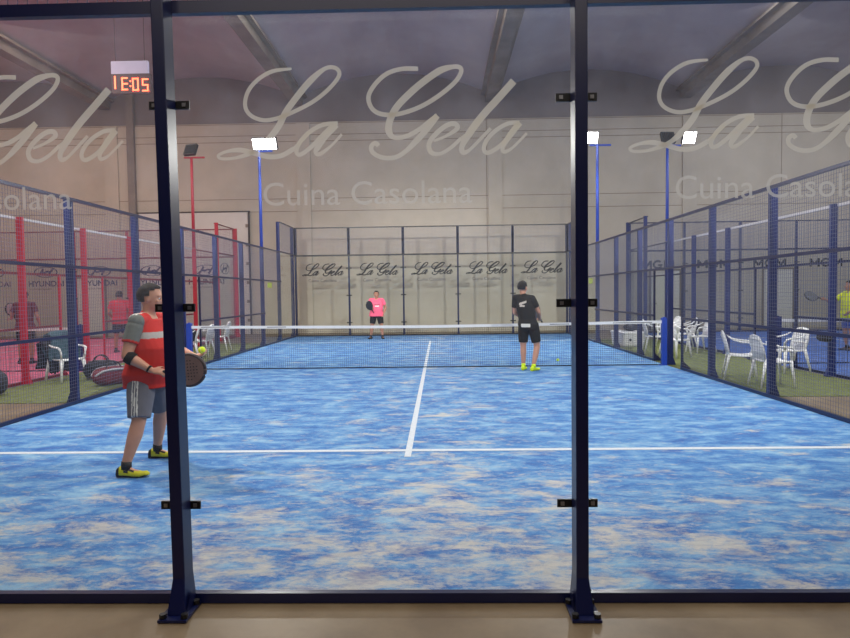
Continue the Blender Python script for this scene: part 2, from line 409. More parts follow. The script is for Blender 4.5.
near_root, near_panes = end_wall('glass_wall', 0, -10, -1, navyd, navyd, wiregr, 'nearest glass wall on dark navy posts with frosted cream script lettering', glassN, True)
far_root, far_panes = end_wall('glass_wall', 0, 10, 1, navyd, black, wiregr, 'far glass wall of the middle blue court with black script lettering, behind the pink shirt player', glassF, False, .05)
redw, red_panes = end_wall('glass_wall', -12.22, 10, 1, redp, mat('dark_red_rail', s2l(120, 40, 52), .5), wirerd, 'far glass wall of the pink court with oval car maker emblems', glassF)
rgt, rgt_panes = end_wall('glass_wall', 12.22, 10, 1, navy, navyd, wiregr, 'far glass wall of the right hand court lettered MGM', glassF)
side_fence('court_fence', -5, -1, navy, navyd, wiregr, 'blue mesh side fence left of the middle court, beside the red shirt player')
side_fence('court_fence', 5, 1, navy, navyd, wiregr, 'blue mesh side fence right of the middle court, in front of the white chairs')
side_fence('court_fence', -7.22, 1, redp, mat('dark_red_rail', s2l(120, 40, 52), .5), wirerd, 'red mesh side fence of the pink court with a pale top rail', detail=False, top_m=railw, step=.1)
side_fence('court_fence', 7.22, -1, navy, navyd, wiregr, 'blue mesh fence of the right hand court with pale top rail, behind the white chairs', detail=False, top_m=railw, step=.1)

# ------------------------------------------------------------------ lettering
def catmull(P, n=6):
    out = []
    Q = [P[0]]+P+[P[-1]]
    for i in range(1, len(Q)-2):
        p0, p1, p2, p3 = Q[i-1], Q[i], Q[i+1], Q[i+2]
        for k in range(n):
            t = k/n
            out.append(tuple(.5*((2*b)+(-a+c)*t+(2*a-5*b+4*c-d)*t*t+(-a+3*b-3*c+d)*t**3) for a, b, c, d in zip(p0, p1, p2, p3)))
    out.append(P[-1]); return out
SCRIPT = [
 ([(-0.391,2.669),(-0.488,2.658),(-0.566,2.614),(-0.612,2.557),(-0.625,2.492),(-0.598,2.446),(-0.539,2.422),(-0.474,2.428),(-0.396,2.455),(-0.292,2.505),(-0.215,2.562),(-0.163,2.619),(-0.157,2.651),(-0.183,2.671),(-0.228,2.665),(-0.293,2.615),(-0.357,2.545),(-0.422,2.462),(-0.461,2.391),(-0.513,2.327),(-0.565,2.282),(-0.617,2.257),(-0.683,2.239),(-0.749,2.237),(-0.765,2.253),(-0.722,2.272),(-0.657,2.278),(-0.591,2.263),(-0.513,2.242),(-0.447,2.248),(-0.389,2.279)],
  lambda i: .012 if i < 1 else .02 if i < 15 else .032 if i < 20 else .022 if i < 22 else .015 if i < 26 else .024),
 ([(-0.389,2.279),(-0.34,2.325),(-0.304,2.362)], lambda i: .016),
 ([(-0.168,2.399),(-0.239,2.394),(-0.304,2.362),(-0.356,2.311),(-0.375,2.266),(-0.356,2.25),(-0.304,2.284),(-0.252,2.335),(-0.19,2.393)], lambda i: .021),
 ([(-0.174,2.392),(-0.226,2.341),(-0.265,2.29),(-0.28,2.26),(-0.258,2.251),(-0.199,2.293),(-0.148,2.346)], lambda i: .03 if i < 3 else .02 if i < 5 else .013),
 ([(0.232,2.655),(0.151,2.656),(0.077,2.634),(0.019,2.584),(-0.013,2.528),(-0.003,2.477),(0.033,2.445),(0.095,2.435),(0.169,2.447),(0.252,2.477),(0.336,2.526),(0.41,2.586),(0.441,2.632),(0.436,2.657),(0.4,2.661),(0.338,2.644),(0.254,2.59),(0.18,2.529),(0.122,2.469),(0.09,2.408),(0.084,2.356),(0.109,2.325),(0.167,2.329),(0.23,2.359),(0.283,2.399),(0.323,2.429)],
  lambda i: .022 if i < 15 else .034 if i < 21 else .022),
 ([(0.323,2.427),(0.272,2.363),(0.219,2.307),(0.166,2.257),(0.113,2.228),(0.05,2.228),(0.003,2.254),(-0.003,2.285),(0.018,2.299),(0.032,2.285)], lambda i: .03 if i < 3 else .022),
 ([(0.304,2.304),(0.365,2.327),(0.42,2.363),(0.407,2.386),(0.366,2.377),(0.313,2.336),(0.281,2.291),(0.291,2.249),(0.333,2.241),(0.385,2.268),(0.438,2.314)], lambda i: .014 if i < 2 else .024 if i < 8 else .018),
 ([(0.438,2.314),(0.5,2.36),(0.543,2.42)], lambda i: .015),
 ([(0.698,2.586),(0.627,2.51),(0.543,2.42),(0.48,2.339),(0.443,2.277),(0.448,2.246),(0.479,2.257),(0.531,2.307),(0.584,2.36)], lambda i: .036 if i < 4 else .026 if i < 6 else .016),
 ([(0.724,2.385),(0.667,2.381),(0.605,2.346),(0.563,2.301),(0.55,2.26),(0.572,2.242),(0.635,2.279),(0.687,2.34),(0.721,2.38)], lambda i: .021),
 ([(0.727,2.385),(0.682,2.33),(0.643,2.269),(0.65,2.245),(0.692,2.266),(0.76,2.333)], lambda i: .03 if i < 2 else .02 if i < 4 else .013),
]
def ribbon(bm, P, wf, o, fr, n=6, ds=0, dz=0):
    pts = catmull(P, n); rows = []
    for j, p in enumerate(pts):
        a = pts[max(j-1, 0)]; b = pts[min(j+1, len(pts)-1)]
        tx, tz = b[0]-a[0], b[1]-a[1]; l = math.hypot(tx, tz) or 1; nx, nz_ = -tz/l, tx/l
        f = j/n; i = int(f); w0 = wf(min(i, len(P)-1)); w1 = wf(min(i+1, len(P)-1)); w = (w0+(w1-w0)*(f-i))/2
        rows.append((bm.verts.new(fr.M @ V((p[0]+nx*w+ds, o, p[1]+nz_*w+dz))), bm.verts.new(fr.M @ V((p[0]-nx*w+ds, o, p[1]-nz_*w+dz)))))
    for a, b in zip(rows, rows[1:]): bm.faces.new((a[0], b[0], b[1], a[1]))
def text_bm(fr, body, s0, s1, z0, z1, o, bm=None, mirror=False, mi=0, bold=0):
    cu = bpy.data.curves.new('t', 'FONT'); cu.body = body; cu.resolution_u = 4; cu.offset = bold
    t = bpy.data.objects.new('t', cu); COL.objects.link(t)
    dg = bpy.context.evaluated_depsgraph_get(); dg.update()
    me = bpy.data.meshes.new_from_object(t.evaluated_get(dg)); bpy.data.objects.remove(t)
    bm = bm or bmesh.new(); k = len(bm.verts); fk = len(bm.faces)
    bm.from_mesh(me); bm.verts.ensure_lookup_table(); bm.faces.ensure_lookup_table()
    xs = [v.co.x for v in me.vertices]; ys = [v.co.y for v in me.vertices]
    for v in bm.verts[k:]:
        a = (v.co.x-min(xs))/(max(xs)-min(xs)); b = (v.co.y-min(ys))/(max(ys)-min(ys))
        v.co = fr.M @ V((s0+(s1-s0)*a, o, z0+(z1-z0)*b))
    for f in bm.faces[fk:]: f.material_index = mi
    bpy.data.meshes.remove(me); return bm
FN = Fr((1, 0, 0), (0, -1, 0)); FF = Fr((1, 0, 0), (0, 1, 0))
def script_logo(fr, c, o, sgn, m, m2, par, full=True, bold=1.0):
    bm = bmesh.new()
    for q, (P, wf) in enumerate(SCRIPT): ribbon(bm, P, (lambda i, wf=wf: wf(i)*bold), o+sgn*.0004*q, fr, ds=c)
    obj('script_lettering', bm, m, par)
    obj('small_lettering', text_bm(fr, 'Cuina Casolana', c-.545, c+.49, 2.0, 2.115, o), m2, par)
vinylW2 = vinyl_mat('faint_cream_vinyl', (1, .96, .86), .55)
for k, p in enumerate(near_panes): script_logo(FN, -4+2*k+(.028 if k == 3 else 0), .0062, 1, vinylW, vinylW2, p)
for k, p in enumerate(far_panes): script_logo(FF, -4+2*k+.06, -.0062, -1, vinylK, vinylG, p, bold=1.7)
def emblem(bm, fr, c, z, o, w=.45, h=.2):
    n = 40
    for k in range(n):
        a, b = 2*PI*k/n, 2*PI*(k+1)/n
        bm.faces.new([bm.verts.new(fr.M @ V((c+r*w*math.cos(t), o, z+r*h*math.sin(t)))) for r, t in ((1, a), (1, b), (.88, b), (.88, a))])
    for q in (-1, 1):    # slanted uprights
        ribbon(bm, [(c+q*.19-.10*1.0, z-.135), (c+q*.17, z), (c+q*.19+.10, z+.135)], lambda i: .085 if i != 1 else .06, o-.0006, fr)
    ribbon(bm, [(c-.2, z+.02), (c-.06, z-.02), (c+.06, z+.02), (c+.2, z-.02)], lambda i: .07, o-.0012, fr)
for k, p in enumerate(red_panes):
    c = -4+2*k-.05
    bm = bmesh.new(); emblem(bm, FF, c, 2.5, -.0062); obj('oval_emblem', bm, vinylN, p)
    obj('brand_lettering', text_bm(FF, 'HYUNDAI', c-.66, c+.66, 1.97, 2.18, -.0062, bold=.02), vinylN, p)
    obj('small_lettering', text_bm(FF, 'CONCESIONARIO', c-.6, c+.2, 1.84, 1.9, -.0062), vinylG, p)
for k, p in enumerate(rgt_panes):
    bm = bmesh.new(); c = -4+2*k
    for q, x0 in enumerate((c-.56, c+.24)):     # two heavy Ms
        for n_, (a, b) in enumerate((((x0+.035, 2.32), (x0+.035, 2.62)), ((x0+.035, 2.60), (x0+.18, 2.40)), ((x0+.18, 2.40), (x0+.325, 2.60)), ((x0+.325, 2.62), (x0+.325, 2.32)))):
            ribbon(bm, [a, ((a[0]+b[0])/2, (a[1]+b[1])/2), b], lambda i: .075, -.0062-.0005*n_, FF, 2)
    arc = [(c+.02+.15*math.cos(t), 2.47+.125*math.sin(t)) for t in [math.radians(50+280*i/12) for i in range(13)]]
    ribbon(bm, arc, lambda i: .07, -.0062, FF, 2); ribbon(bm, [(c+.03, 2.455), (c+.11, 2.455), (c+.19, 2.455)], lambda i: .06, -.0072, FF, 2)
    obj('brand_lettering', bm, vinylK, p)
# emblem on the side glass of the pink court
frs = Fr((0, 1, 0), (1, 0, 0))
rf = [o for o in COL.objects if o.name.startswith('court_fence') and abs(o.location.x+7.22) < .01][0]
gp = [o for o in COL.objects if o.parent == rf and o.name.startswith('glass_pane') and max(v.co.y for v in o.data.vertices) > 9.5][0]
bm = bmesh.new(); emblem(bm, frs, 8.95, 2.5, .0062); obj('oval_emblem', bm, vinylN, gp)

# ------------------------------------------------------------------ nets
netm = mat('black_net_cord', s2l(30, 32, 42), .8)
bandm = mat('white_net_tape', s2l(238, 238, 240), .6, 0, .02)
def net(cx, label, full=True):
    r = empty('padel_net', (cx, 0, 0), label=label, cat='net')
    fr = Fr((1, 0, 0), (0, 1, 0))
    zt = lambda s: .88+.045*(abs(s)/5)**1.2
    bm = bmesh.new()
    n = 220 if full else 100
    rr = .0016
    for i in range(n+1):
        s = -4.89+9.78*i/n; box(bm, s-rr, s+rr, -rr, rr, .01, zt(s)-.03)
    m = 20 if full else 10
    for j in range(m):
        z = .02+j*(.84/m)
        box(bm, -4.89, 4.89, -rr, rr, z-rr, z+rr)
    box(bm, -4.89, 4.89, -.004, .004, .0, .018)
    obj('net_mesh', bm, netm, r)
    bm = bmesh.new(); K = 20
    rows = []
    for i in range(K+1):
        s = -4.9+9.8*i/K; z = zt(s)
        rows.append([bm.verts.new((s, y, zz)) for y, zz in ((-.008, z-.055), (-.008, z+.002), (.008, z+.002), (.008, z-.055))])
    for a, b in zip(rows, rows[1:]):
        for k in range(4): bm.faces.new((a[k], a[(k+1) % 4], b[(k+1) % 4], b[k]))
    for e in (rows[0], rows[-1]): bm.faces.new(e)
    if full:
        for s0, s1 in ((-4.7, -4.1), (3.9, 4.7), (-3.3, -2.9), (2.6, 3.0)):
            box(bm, s0, s1, -.0095, -.0085, zt(s0)-.033, zt(s0)-.02, 1)
    obj('top_band', bm, [bandm, black], r)
    for sg in (-1, 1):
        bm = bmesh.new(); box(bm, sg*4.95-.05, sg*4.95+.05, -.05, .05, 0, .98); box(bm, sg*4.89-.06, sg*4.89+.06, -.07, .07, 0, .012)
        ball(bm, (sg*4.95, 0, .985), .03, (1, 1, .5))
        obj('net_post', bm, bluep if cx == 0 else navy, r)
    return r
net(0, 'black net with white top band across the middle blue court')
net(-12.22, 'net with white band across the pink court at left', False)
net(12.22, 'net with white band across the right hand court behind the chairs', False)

# ------------------------------------------------------------------ floodlight poles
lens_m = mat('lit_floodlight_lens', (1, 1, 1), .5, 0, 0, 5, (1, .97, .93), 25)
lens_d = mat('floodlight_lens', s2l(190, 190, 195), .2, 0, 0, 5, (1, .97, .95), 1.0)
def pole(x, y, m, label, z=5.85, heads=((0, 1),), yaw=0):
    """mast bolted on top of a 3 m fence post"""
    r = empty('floodlight_pole', (x, y, 3.012), label=label, cat='floodlight'); z -= 3
    bm = bmesh.new(); ring_tube(bm, [(0, 0, 0), (0, 0, 1.4), (0, 0, z)], [.05, .045, .04], 12); box(bm, -.05, .05, -.05, .05, .001, .012); obj('pole', bm, m, r, True)
    bm = bmesh.new(); box(bm, -.22, .40, -.025, .025, z-.05, z); obj('crossarm', bm, m, r)
    for hx, on in heads:
        h = bmesh.new(); M = Matrix.Translation((hx, -.03, z+.20)) @ Matrix.Rotation(yaw+(PI if on == 2 else 0), 4, 'Z') @ Matrix.Rotation(math.radians(-66), 4, 'X')
        box(h, -.20, .20, -.18, .18, -.05, .05, 0, M)
        for q in range(7): box(h, -.16+q*.05, -.15+q*.05, -.15, .15, .05, .08, 0, M)
        hd = obj('lamp_head', h, black, r)
        l = bmesh.new(); box(l, -.18, .18, -.16, .16, -.056, -.0505, 0, M); obj('lens', l, lens_m if on == 1 else lens_d, hd)
    return r
pole(-5.075, 6, bluep, 'tall blue floodlight pole left of the middle court with its lamps lit', 5.9, ((.02, 1), (.36, 1)), -.1)
pole(5.075, 6, bluep, 'tall blue floodlight pole with lit lamp, just right of the right foreground post', 5.9, ((-.19, 1),), .1)
pole(-7.145, 6, redp, 'tall red floodlight pole beside the pink court', 5.75, ((.0, 0),), PI*.9)
pole(7.145, 6, bluep, 'tall blue floodlight pole of the right hand court, standing between the courts', 5.85, ((.0, 2), (.62, 1)), .1)

# ------------------------------------------------------------------ reflection of a clock behind the camera, built as a hung object
clk = empty('clock_reflection', (-7.99, 4, 7.2), label='mirror image of a digital clock, built as an added panel with glowing orange red digits above the pink court', cat='clock reflection')
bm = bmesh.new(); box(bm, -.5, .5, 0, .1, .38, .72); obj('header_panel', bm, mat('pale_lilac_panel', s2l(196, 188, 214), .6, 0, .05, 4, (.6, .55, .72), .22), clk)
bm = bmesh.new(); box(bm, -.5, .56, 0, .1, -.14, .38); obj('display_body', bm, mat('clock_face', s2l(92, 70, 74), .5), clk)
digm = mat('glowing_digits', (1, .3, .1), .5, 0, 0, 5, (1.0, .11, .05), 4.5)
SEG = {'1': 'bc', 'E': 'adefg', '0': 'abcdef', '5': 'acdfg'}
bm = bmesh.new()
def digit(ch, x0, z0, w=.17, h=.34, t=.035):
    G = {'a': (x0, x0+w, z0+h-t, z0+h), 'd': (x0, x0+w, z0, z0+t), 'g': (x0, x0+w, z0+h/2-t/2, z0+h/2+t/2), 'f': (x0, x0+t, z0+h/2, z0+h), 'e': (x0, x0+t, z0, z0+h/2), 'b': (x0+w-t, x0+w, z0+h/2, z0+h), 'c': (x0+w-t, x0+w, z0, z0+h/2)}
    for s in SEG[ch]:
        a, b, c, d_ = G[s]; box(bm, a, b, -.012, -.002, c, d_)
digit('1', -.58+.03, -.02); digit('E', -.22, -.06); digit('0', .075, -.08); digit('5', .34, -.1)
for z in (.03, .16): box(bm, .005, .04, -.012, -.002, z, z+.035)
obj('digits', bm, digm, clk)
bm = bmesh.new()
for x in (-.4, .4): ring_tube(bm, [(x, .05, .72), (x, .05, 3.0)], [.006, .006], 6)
obj('added_rod', bm, black, clk)  # rods added to hold the mirrored image up

# ------------------------------------------------------------------ plastic chairs
def make_chair():
    r = empty('plastic_chair', (0, 0, 0), label='x', cat='chair')
    # seat, faces +y
    bm = bmesh.new(); K = 10; rows = []
    for i in range(K+1):
        y = -.2+.42*i/K; hw = .19+.04*(i/K); dz = -.018*math.sin(PI*i/K)+(-.02 if i == K else 0)
        rows.append([bm.verts.new((hw*t, y, .43+dz-.012*(1-abs(t)))) for t in (-1, -.6, -.2, .2, .6, 1)])
    for a, b in zip(rows, rows[1:]):
        for k in range(5): bm.faces.new((a[k], a[k+1], b[k+1], b[k]))
    s = obj('seat', bm, whitep, r, True); m = s.modifiers.new('t', 'SOLIDIFY'); m.thickness = .022
    for sx in (-1, 1):
        for sy in (-1, 1):
            bm = bmesh.new()
            top = V((sx*.2, .19 if sy > 0 else -.18, .43)); bot = V((sx*.25, .24 if sy > 0 else -.27, 0))
            pts = [top.lerp(bot, t) for t in (0, .5, 1)]
            for p, q in zip(pts, (0, 1, 2)): pass
            ring_tube(bm, pts, [.042, .03, .022], 8, flat=.55, up=(0, 1, 0)); obj('leg', bm, whitep, r, True)
        bm = bmesh.new()
        ring_tube(bm, [(sx*.2, -.19, .73), (sx*.235, -.12, .68), (sx*.25, .0, .645), (sx*.255, .12, .64), (sx*.25, .2, .62), (sx*.235, .225, .56), (sx*.215, .21, .43)], [.02, .026, .03, .032, .03, .026, .03], 8, flat=.5, up=(1, 0, 0) if False else None)
        obj('armrest', bm, whitep, r, True)
    bm = bmesh.new()
    for k in range(7):
        x = -.15+.05*k
        ring_tube(bm, [(x*.95, -.185, .43), (x, -.225, .6), (x*1.02, -.27, .775-.15*x*x)], [.015, .015, .015], 6, flat=.5)
    arc = [(-.19, -.19, .42), (-.205, -.22, .58), (-.19, -.262, .73), (-.13, -.277, .79), (0, -.283, .81), (.13, -.277, .79), (.19, -.262, .73), (.205, -.22, .58), (.19, -.19, .42)]
    ring_tube(bm, arc, .022, 8)
    ring_tube(bm, [(-.17, -.275, .745), (0, -.283, .76), (.17, -.275, .745)], .024, 8)
    ring_tube(bm, [(-.2, -.215, .56), (0, -.225, .56), (.2, -.215, .56)], .014, 8)
    obj('backrest', bm, whitep, r, True)
    return r
proto = make_chair(); used = False
def chair(x, y, face, label):
    """face in degrees, 0 = +y"""
    global used
    c = proto if not used else copy_tree(proto); used = True
    c.location = (x, y, .006); c.rotation_euler = (0, 0, math.radians(face)); c['label'] = label; c['group'] = 'white plastic armchairs beside the courts'
    return c
chair(5.58, -3.05, -94, 'white plastic armchair nearest the camera, backrest toward the court, by the thick blue post')
chair(5.52, -2.1, -110, 'white plastic armchair seen side on and facing right, second nearest on the right strip')
chair(6.76, -1.34, 96, 'white plastic armchair backing onto the right hand court with its tall backrest in clear view')
chair(6.7, 2.45, 100, 'white plastic armchair between two blue posts facing left toward the middle court')
chair(6.66, 3.35, 80, 'white plastic armchair with a grey jacket over it right of the net post')
chair(6.55, 4.2, 95, 'white plastic armchair with curved arm just right of the net post')
chair(5.72, 1.45, -150, 'white plastic armchair directly behind the right net post')
chair(5.62, 2.55, -100, 'white plastic armchair in the shade behind the fence left of the right net post')
chair(-6.66, -1.55, -118, 'white plastic armchair on the left turf strip piled with jackets')
chair(-5.72, 1.75, 110, 'white plastic armchair holding a black bag behind the left net post')
chair(-5.75, 2.75, 90, 'white plastic armchair behind the left fence next to the one holding the black bag')
chair(-5.85, 4.35, 95, 'white plastic armchair farthest along the left fence')

# ------------------------------------------------------------------ bags, jackets, boxes
def lumpy(bm, amp, f, seed=0):
    for v in bm.verts:
        n = noise.noise(v.co*f+V((seed, seed*2, 0))); v.co += v.co.normalized()*n*amp
def bag(name, loc, rz, size, m, trim, label, cat='bag', strap=True, panel=None):
    r = empty(name, loc, rz, label=label, cat=cat)
    L_, W, H = size
    bm = bmesh.new(); rings = []
    n = 20; K = 14
    for i in range(K+1):
        t = i/K; e = (1-abs(2*t-1)**3.2)**.5 if 0 < i < K else .12
        ring = []
        for k in range(n):
            a = 2*PI*k/n; c, s = math.cos(a), math.sin(a)
            z = H/2+H/2*math.copysign(abs(s)**.75, s)*e
            ring.append(bm.verts.new((-L_/2+L_*t, W/2*math.copysign(abs(c)**.8, c)*e, max(z, 0)+noise.noise(V((t*5, c*2, s*2)))*.012)))
        rings.append(ring)
    for a, b in zip(rings, rings[1:]):
        for k in range(n): bm.faces.new((a[k], a[(k+1) % n], b[(k+1) % n], b[k]))
    bm.faces.new(rings[0]); bm.faces.new(rings[-1])
    mn = min(v.co.z for v in bm.verts)
    for v in bm.verts: v.co.z -= mn
    obj('bag_body', bm, m, r, True)
    bm = bmesh.new()
    ring_tube(bm, [(-L_*.40, 0, H*.93), (-L_*.2, 0, H*1.0), (0, 0, H*1.012), (L_*.2, 0, H*1.0), (L_*.40, 0, H*.93)], .008, 6); obj('zip', bm, trim, r, True)
    if strap:
        for q in (-1, 1):
            bm = bmesh.new(); pts = [(-L_*.2, q*W*.30, H*.86), (-L_*.15, q*W*.22, H*1.15), (0, q*W*.16, H*1.28), (L_*.15, q*W*.22, H*1.15), (L_*.2, q*W*.30, H*.86)]
            ring_tube(bm, catm3(pts), .012, 6); obj('handle', bm, black, r, True)
    if panel:
        for q in (-1, 1):
            bm = bmesh.new()
            pts = [(-L_*.46, q*W*.22, H*.55), (-L_*.3, q*W*.44, H*.8), (0, q*W*.47, H*.86), (L_*.3, q*W*.44, H*.8), (L_*.46, q*W*.22, H*.55)]
            ring_tube(bm, catm3(pts), .02, 6); obj('piping', bm, panel, r, True)
    return r
def catm3(P, n=5):
    return [V(p) for p in catmull([tuple(p) for p in P], n)]
fab_k = mat('black_nylon', s2l(30, 30, 36), .7, 0, .25, 20, bump=.3)
fab_g = mat('dark_grey_nylon', s2l(52, 50, 58), .7, 0, .25, 20, bump=.3)
fab_r = mat('maroon_nylon', s2l(120, 42, 52), .7, 0, .35, 14, bump=.3)
fab_t = mat('teal_grey_cloth', s2l(66, 92, 104), .85, 0, .35, 16, bump=.5)
fab_w = mat('light_cloth', s2l(196, 196, 204), .8)
bag('sports_bag', (-6.08, -1.42, .006), .35, (.62, .34, .36), fab_k, chrome, 'black sports bag on the green strip beside the jacket covered chair')
bag('racket_bag', (-5.5, -2.15, .006), .95, (.68, .3, .33), fab_r, fab_w, 'maroon and black racket bag with white piping, leaning by the left fence', panel=fab_w)
bag('sports_bag', (-6.82, -3.4, .006), 1.35, (.6, .4, .42), fab_g, black, 'dark rounded sports bag at the far left edge on the green strip')
bag('equipment_bag', (7.0, -2.03, .62), 1.57, (.42, .12, .16), fab_k, black, 'black bag hung on the blue fence post in front of the yellow shirt player', strap=False)
bag('equipment_bag', (-5.66, 1.72, .46), .3, (.42, .3, .3), fab_k, black, 'black bag sitting on the white chair behind the left net post')

def drape(name, loc, rz, w, h, dd, m, label, seed=0, th=.03):
    """cloth folded over a chair back: front flap, fold, back flap"""
    bm = bmesh.new(); K, N_ = 18, 14; rows = []
    for i in range(K+1):
        t = i/K; row = []
        for j in range(N_+1):
            u = j/N_*2-1
            wob = noise.noise(V((u*2.5, t*5, seed)))*.05
            if t < .45: y = dd+.03*math.sin(u*5+seed)*(1-t/.45)+wob; z = h*(t/.45)*(.92+.08*math.cos(u*3))-(.45-t)*.25*abs(noise.noise(V((u*3, seed, 1))))
            elif t < .55: a = (t-.45)/.1*PI; y = dd*math.cos(a)+wob; z = h*(.97+.03*math.sin(a))-.05*u*u
            else: y = -dd-.03*math.sin(u*4+seed)*((t-.55)/.45)+wob; z = h*(1-(t-.55)/.45*.95)*(.92+.08*math.cos(u*3))
            row.append(bm.verts.new((u*w/2*(1+.12*math.sin(t*9+seed)), y, z)))
        rows.append(row)
    for a, b in zip(rows, rows[1:]):
        for j in range(N_): bm.faces.new((a[j], a[j+1], b[j+1], b[j]))
    o = obj(name, bm, m, None, True, label=label, cat='jacket'); o.location = loc; o.rotation_euler = (0, 0, rz)
    s = o.modifiers.new('s', 'SOLIDIFY'); s.thickness = th; return o
ca = math.radians(-118); bx, by = -6.66+math.sin(ca)*.2, -1.55-math.cos(ca)*.2
drape('jacket', (bx+.02, by, .42), ca, .52, .53, .12, fab_t, 'teal grey jacket draped over the white chair on the left turf', 1)
drape('coat', (bx-.09, by+.0, .2), ca, .5, .6, .17, fab_k, 'long black coat hanging under the teal jacket off the back of the left chair', 4)
drape('jacket', (6.93, 3.31, .45), math.radians(80), .4, .38, .05, fab_g, 'dark grey jacket over the white chair right of the net post', 2)
# storage box
r = empty('storage_box', (5.56, 4.6, .006), math.radians(4), label='low white plastic storage box standing behind the right fence', cat='box')
bm = bmesh.new(); loft(bm, [(0, 0, 0, .3, .42), (0, 0, .05, .33, .46), (0, 0, .36, .35, .48)], 28, 6); obj('box_body', bm, whitep, r)
bm = bmesh.new(); loft(bm, [(0, 0, .36, .37, .5), (0, 0, .40, .37, .5), (0, 0, .42, .34, .47)], 28, 6); obj('lid', bm, whitep, r)
bm = bmesh.new(); ring_tube(bm, [(-.1, -.46, .2), (-.1, -.485, .2)], [.035, .035], 12); obj('latch', bm, black, r)
bm = bmesh.new(); ball(bm, (0, 0, .06), 1, (.2, .28, .1)); lumpy(bm, .05, 9, 3)
mz = min(v.co.z for v in bm.verts)
for v in bm.verts: v.co.z -= mz
o = obj('folded_clothes', bm, fab_k, None, True, label='dark bundle of clothes on the white storage box', cat='clothes'); o.location = (5.62, 4.55, .426)

# ------------------------------------------------------------------ rackets and ball
def racket(loc, rotm, face_m, rim_m, label):
    """handle along -x from origin (hand at origin), head along +x, face normal y"""
    r = empty('padel_racket', loc, label=label, cat='racket'); r.rotation_mode = 'QUATERNION'; r.rotation_quaternion = rotm.to_quaternion()
    bm = bmesh.new(); n = 40; ringo = []
    def head(a, k=1):
        x = .245+.15*math.cos(a)*k; z = .13*math.sin(a)*k*(1-.12*max(0, -math.cos(a)))
        return x, z
    th = .018
    for y in (-th, th):
        ringo.append([bm.verts.new((head(2*PI*k/n)[0], y, head(2*PI*k/n)[1])) for k in range(n)])
    bm.faces.new(ringo[0]); bm.faces.new(ringo[1])
    for k in range(n): bm.faces.new((ringo[0][k], ringo[0][(k+1) % n], ringo[1][(k+1) % n], ringo[1][k]))
    hd = obj('racket_head', bm, face_m, r)
    bm = bmesh.new()   # drilled holes as dark discs on both faces
    for i in range(-3, 4):
        for j in range(-3, 4):
            if i*i+j*j <= 10:
                cx, cz = .25+i*.027, j*.027
                for y in (-th-.0006, th+.0006):
                    bm.faces.new([bm.verts.new((cx+.006*math.cos(2*PI*q/8), y, cz+.006*math.sin(2*PI*q/8))) for q in range(8)])
    obj('hole_pattern', bm, black, hd)
    bm = bmesh.new(); ring_tube(bm, [(head(2*PI*k/n, 1.0)[0], 0, head(2*PI*k/n, 1.0)[1]) for k in range(n+1)], .019, 8); obj('rim', bm, rim_m, r, True)
    bm = bmesh.new()
    for q in (-1, 1): ring_tube(bm, [(.05, 0, 0), (.085, 0, q*.035), (.13, 0, q*.07)], [.013, .014, .014], 8)
    obj('bridge', bm, rim_m, r, True)
    bm = bmesh.new(); ring_tube(bm, [(-.07, 0, 0), (-.06, 0, 0), (.06, 0, 0)], [.018, .016, .015], 10); obj('grip', bm, black, r, True)
    return r
def tball(loc, label):
    bm = bmesh.new(); ball(bm, (0, 0, 0), .033, n=20)
    o = obj('tennis_ball', bm, mat('yellow_felt', s2l(214, 236, 40), .9, 0, .1, 40, (.6, .8, .05), .15), None, True, label=label, cat='ball'); o.location = loc
    bm = bmesh.new(); pts = []
    for k in range(33):
        t = 2*PI*k/32; pts.append(V((math.cos(t)+.28*math.cos(3*t), math.sin(t)-.28*math.sin(3*t), .95*math.sin(2*t))).normalized()*.0332)
    ring_tube(bm, pts, .0012, 5, caps=False); obj('seam', bm, bandm, o); return o

# ------------------------------------------------------------------ people
skinm = mat('skin', s2l(205, 150, 125), .55, 0, .07, 8)
skin2 = mat('tanned_skin', s2l(176, 124, 98), .55, 0, .07, 8)
hairm = mat('dark_brown_hair', s2l(34, 25, 21), .8, 0, .3, 60, bump=.6)
hairb = mat('black_hair', s2l(22, 19, 20), .8, 0, .3, 60, bump=.6)
eyew = mat('eye_white', s2l(235, 235, 235), .3); eyed = mat('eye_iris', s2l(45, 30, 22), .3); lipm = mat('lips', s2l(160, 92, 84), .5)

def hand_bm(bm, wrist, d, nrm, curl=.6, side=1, s=1.0):
    """d finger direction, nrm palm normal (fingers curl toward it), side sign of thumb across"""
    d = V(d).normalized(); nrm = V(nrm); nrm = (nrm-d*nrm.dot(d)).normalized(); ac = d.cross(nrm).normalized()*side
    w = V(wrist)
    R = Matrix((ac, d, nrm)).transposed()
    ball(bm, w+d*.05*s, 1, (.041*s, .052*s, .017*s), R)
    ball(bm, w+d*.012*s, 1, (.028*s, .03*s, .02*s), R)
    for k, (off, ln) in enumerate(((.030, .072), (.010, .080), (-.010, .075), (-.029, .060))):
        p = w+d*(.088*s)+ac*off*s; dr = d.copy(); pts = [p-d*.02]; L3 = (ln*.45, ln*.32, ln*.23)
        pts.append(p)
        ang = 0
        for j, l in enumerate(L3):
            ang += curl*(.75+.25*j+.05*k)
            pts.append(pts[-1]+(d*math.cos(ang)+nrm*math.sin(ang))*l*s)
        limb(bm, pts, [.0088*s]*2+[.0085*s, .008*s, .007*s], 8)
    tb = w+d*.025*s+ac*.03*s
    td = (ac*.7+d*.65+nrm*.25*curl).normalized(); t2 = (td*.7+d*.4+nrm*.5*curl).normalized()
    limb(bm, [tb, tb+td*.038*s, tb+td*.038*s+t2*.03*s], [.012*s, .010*s, .0085*s], 8)

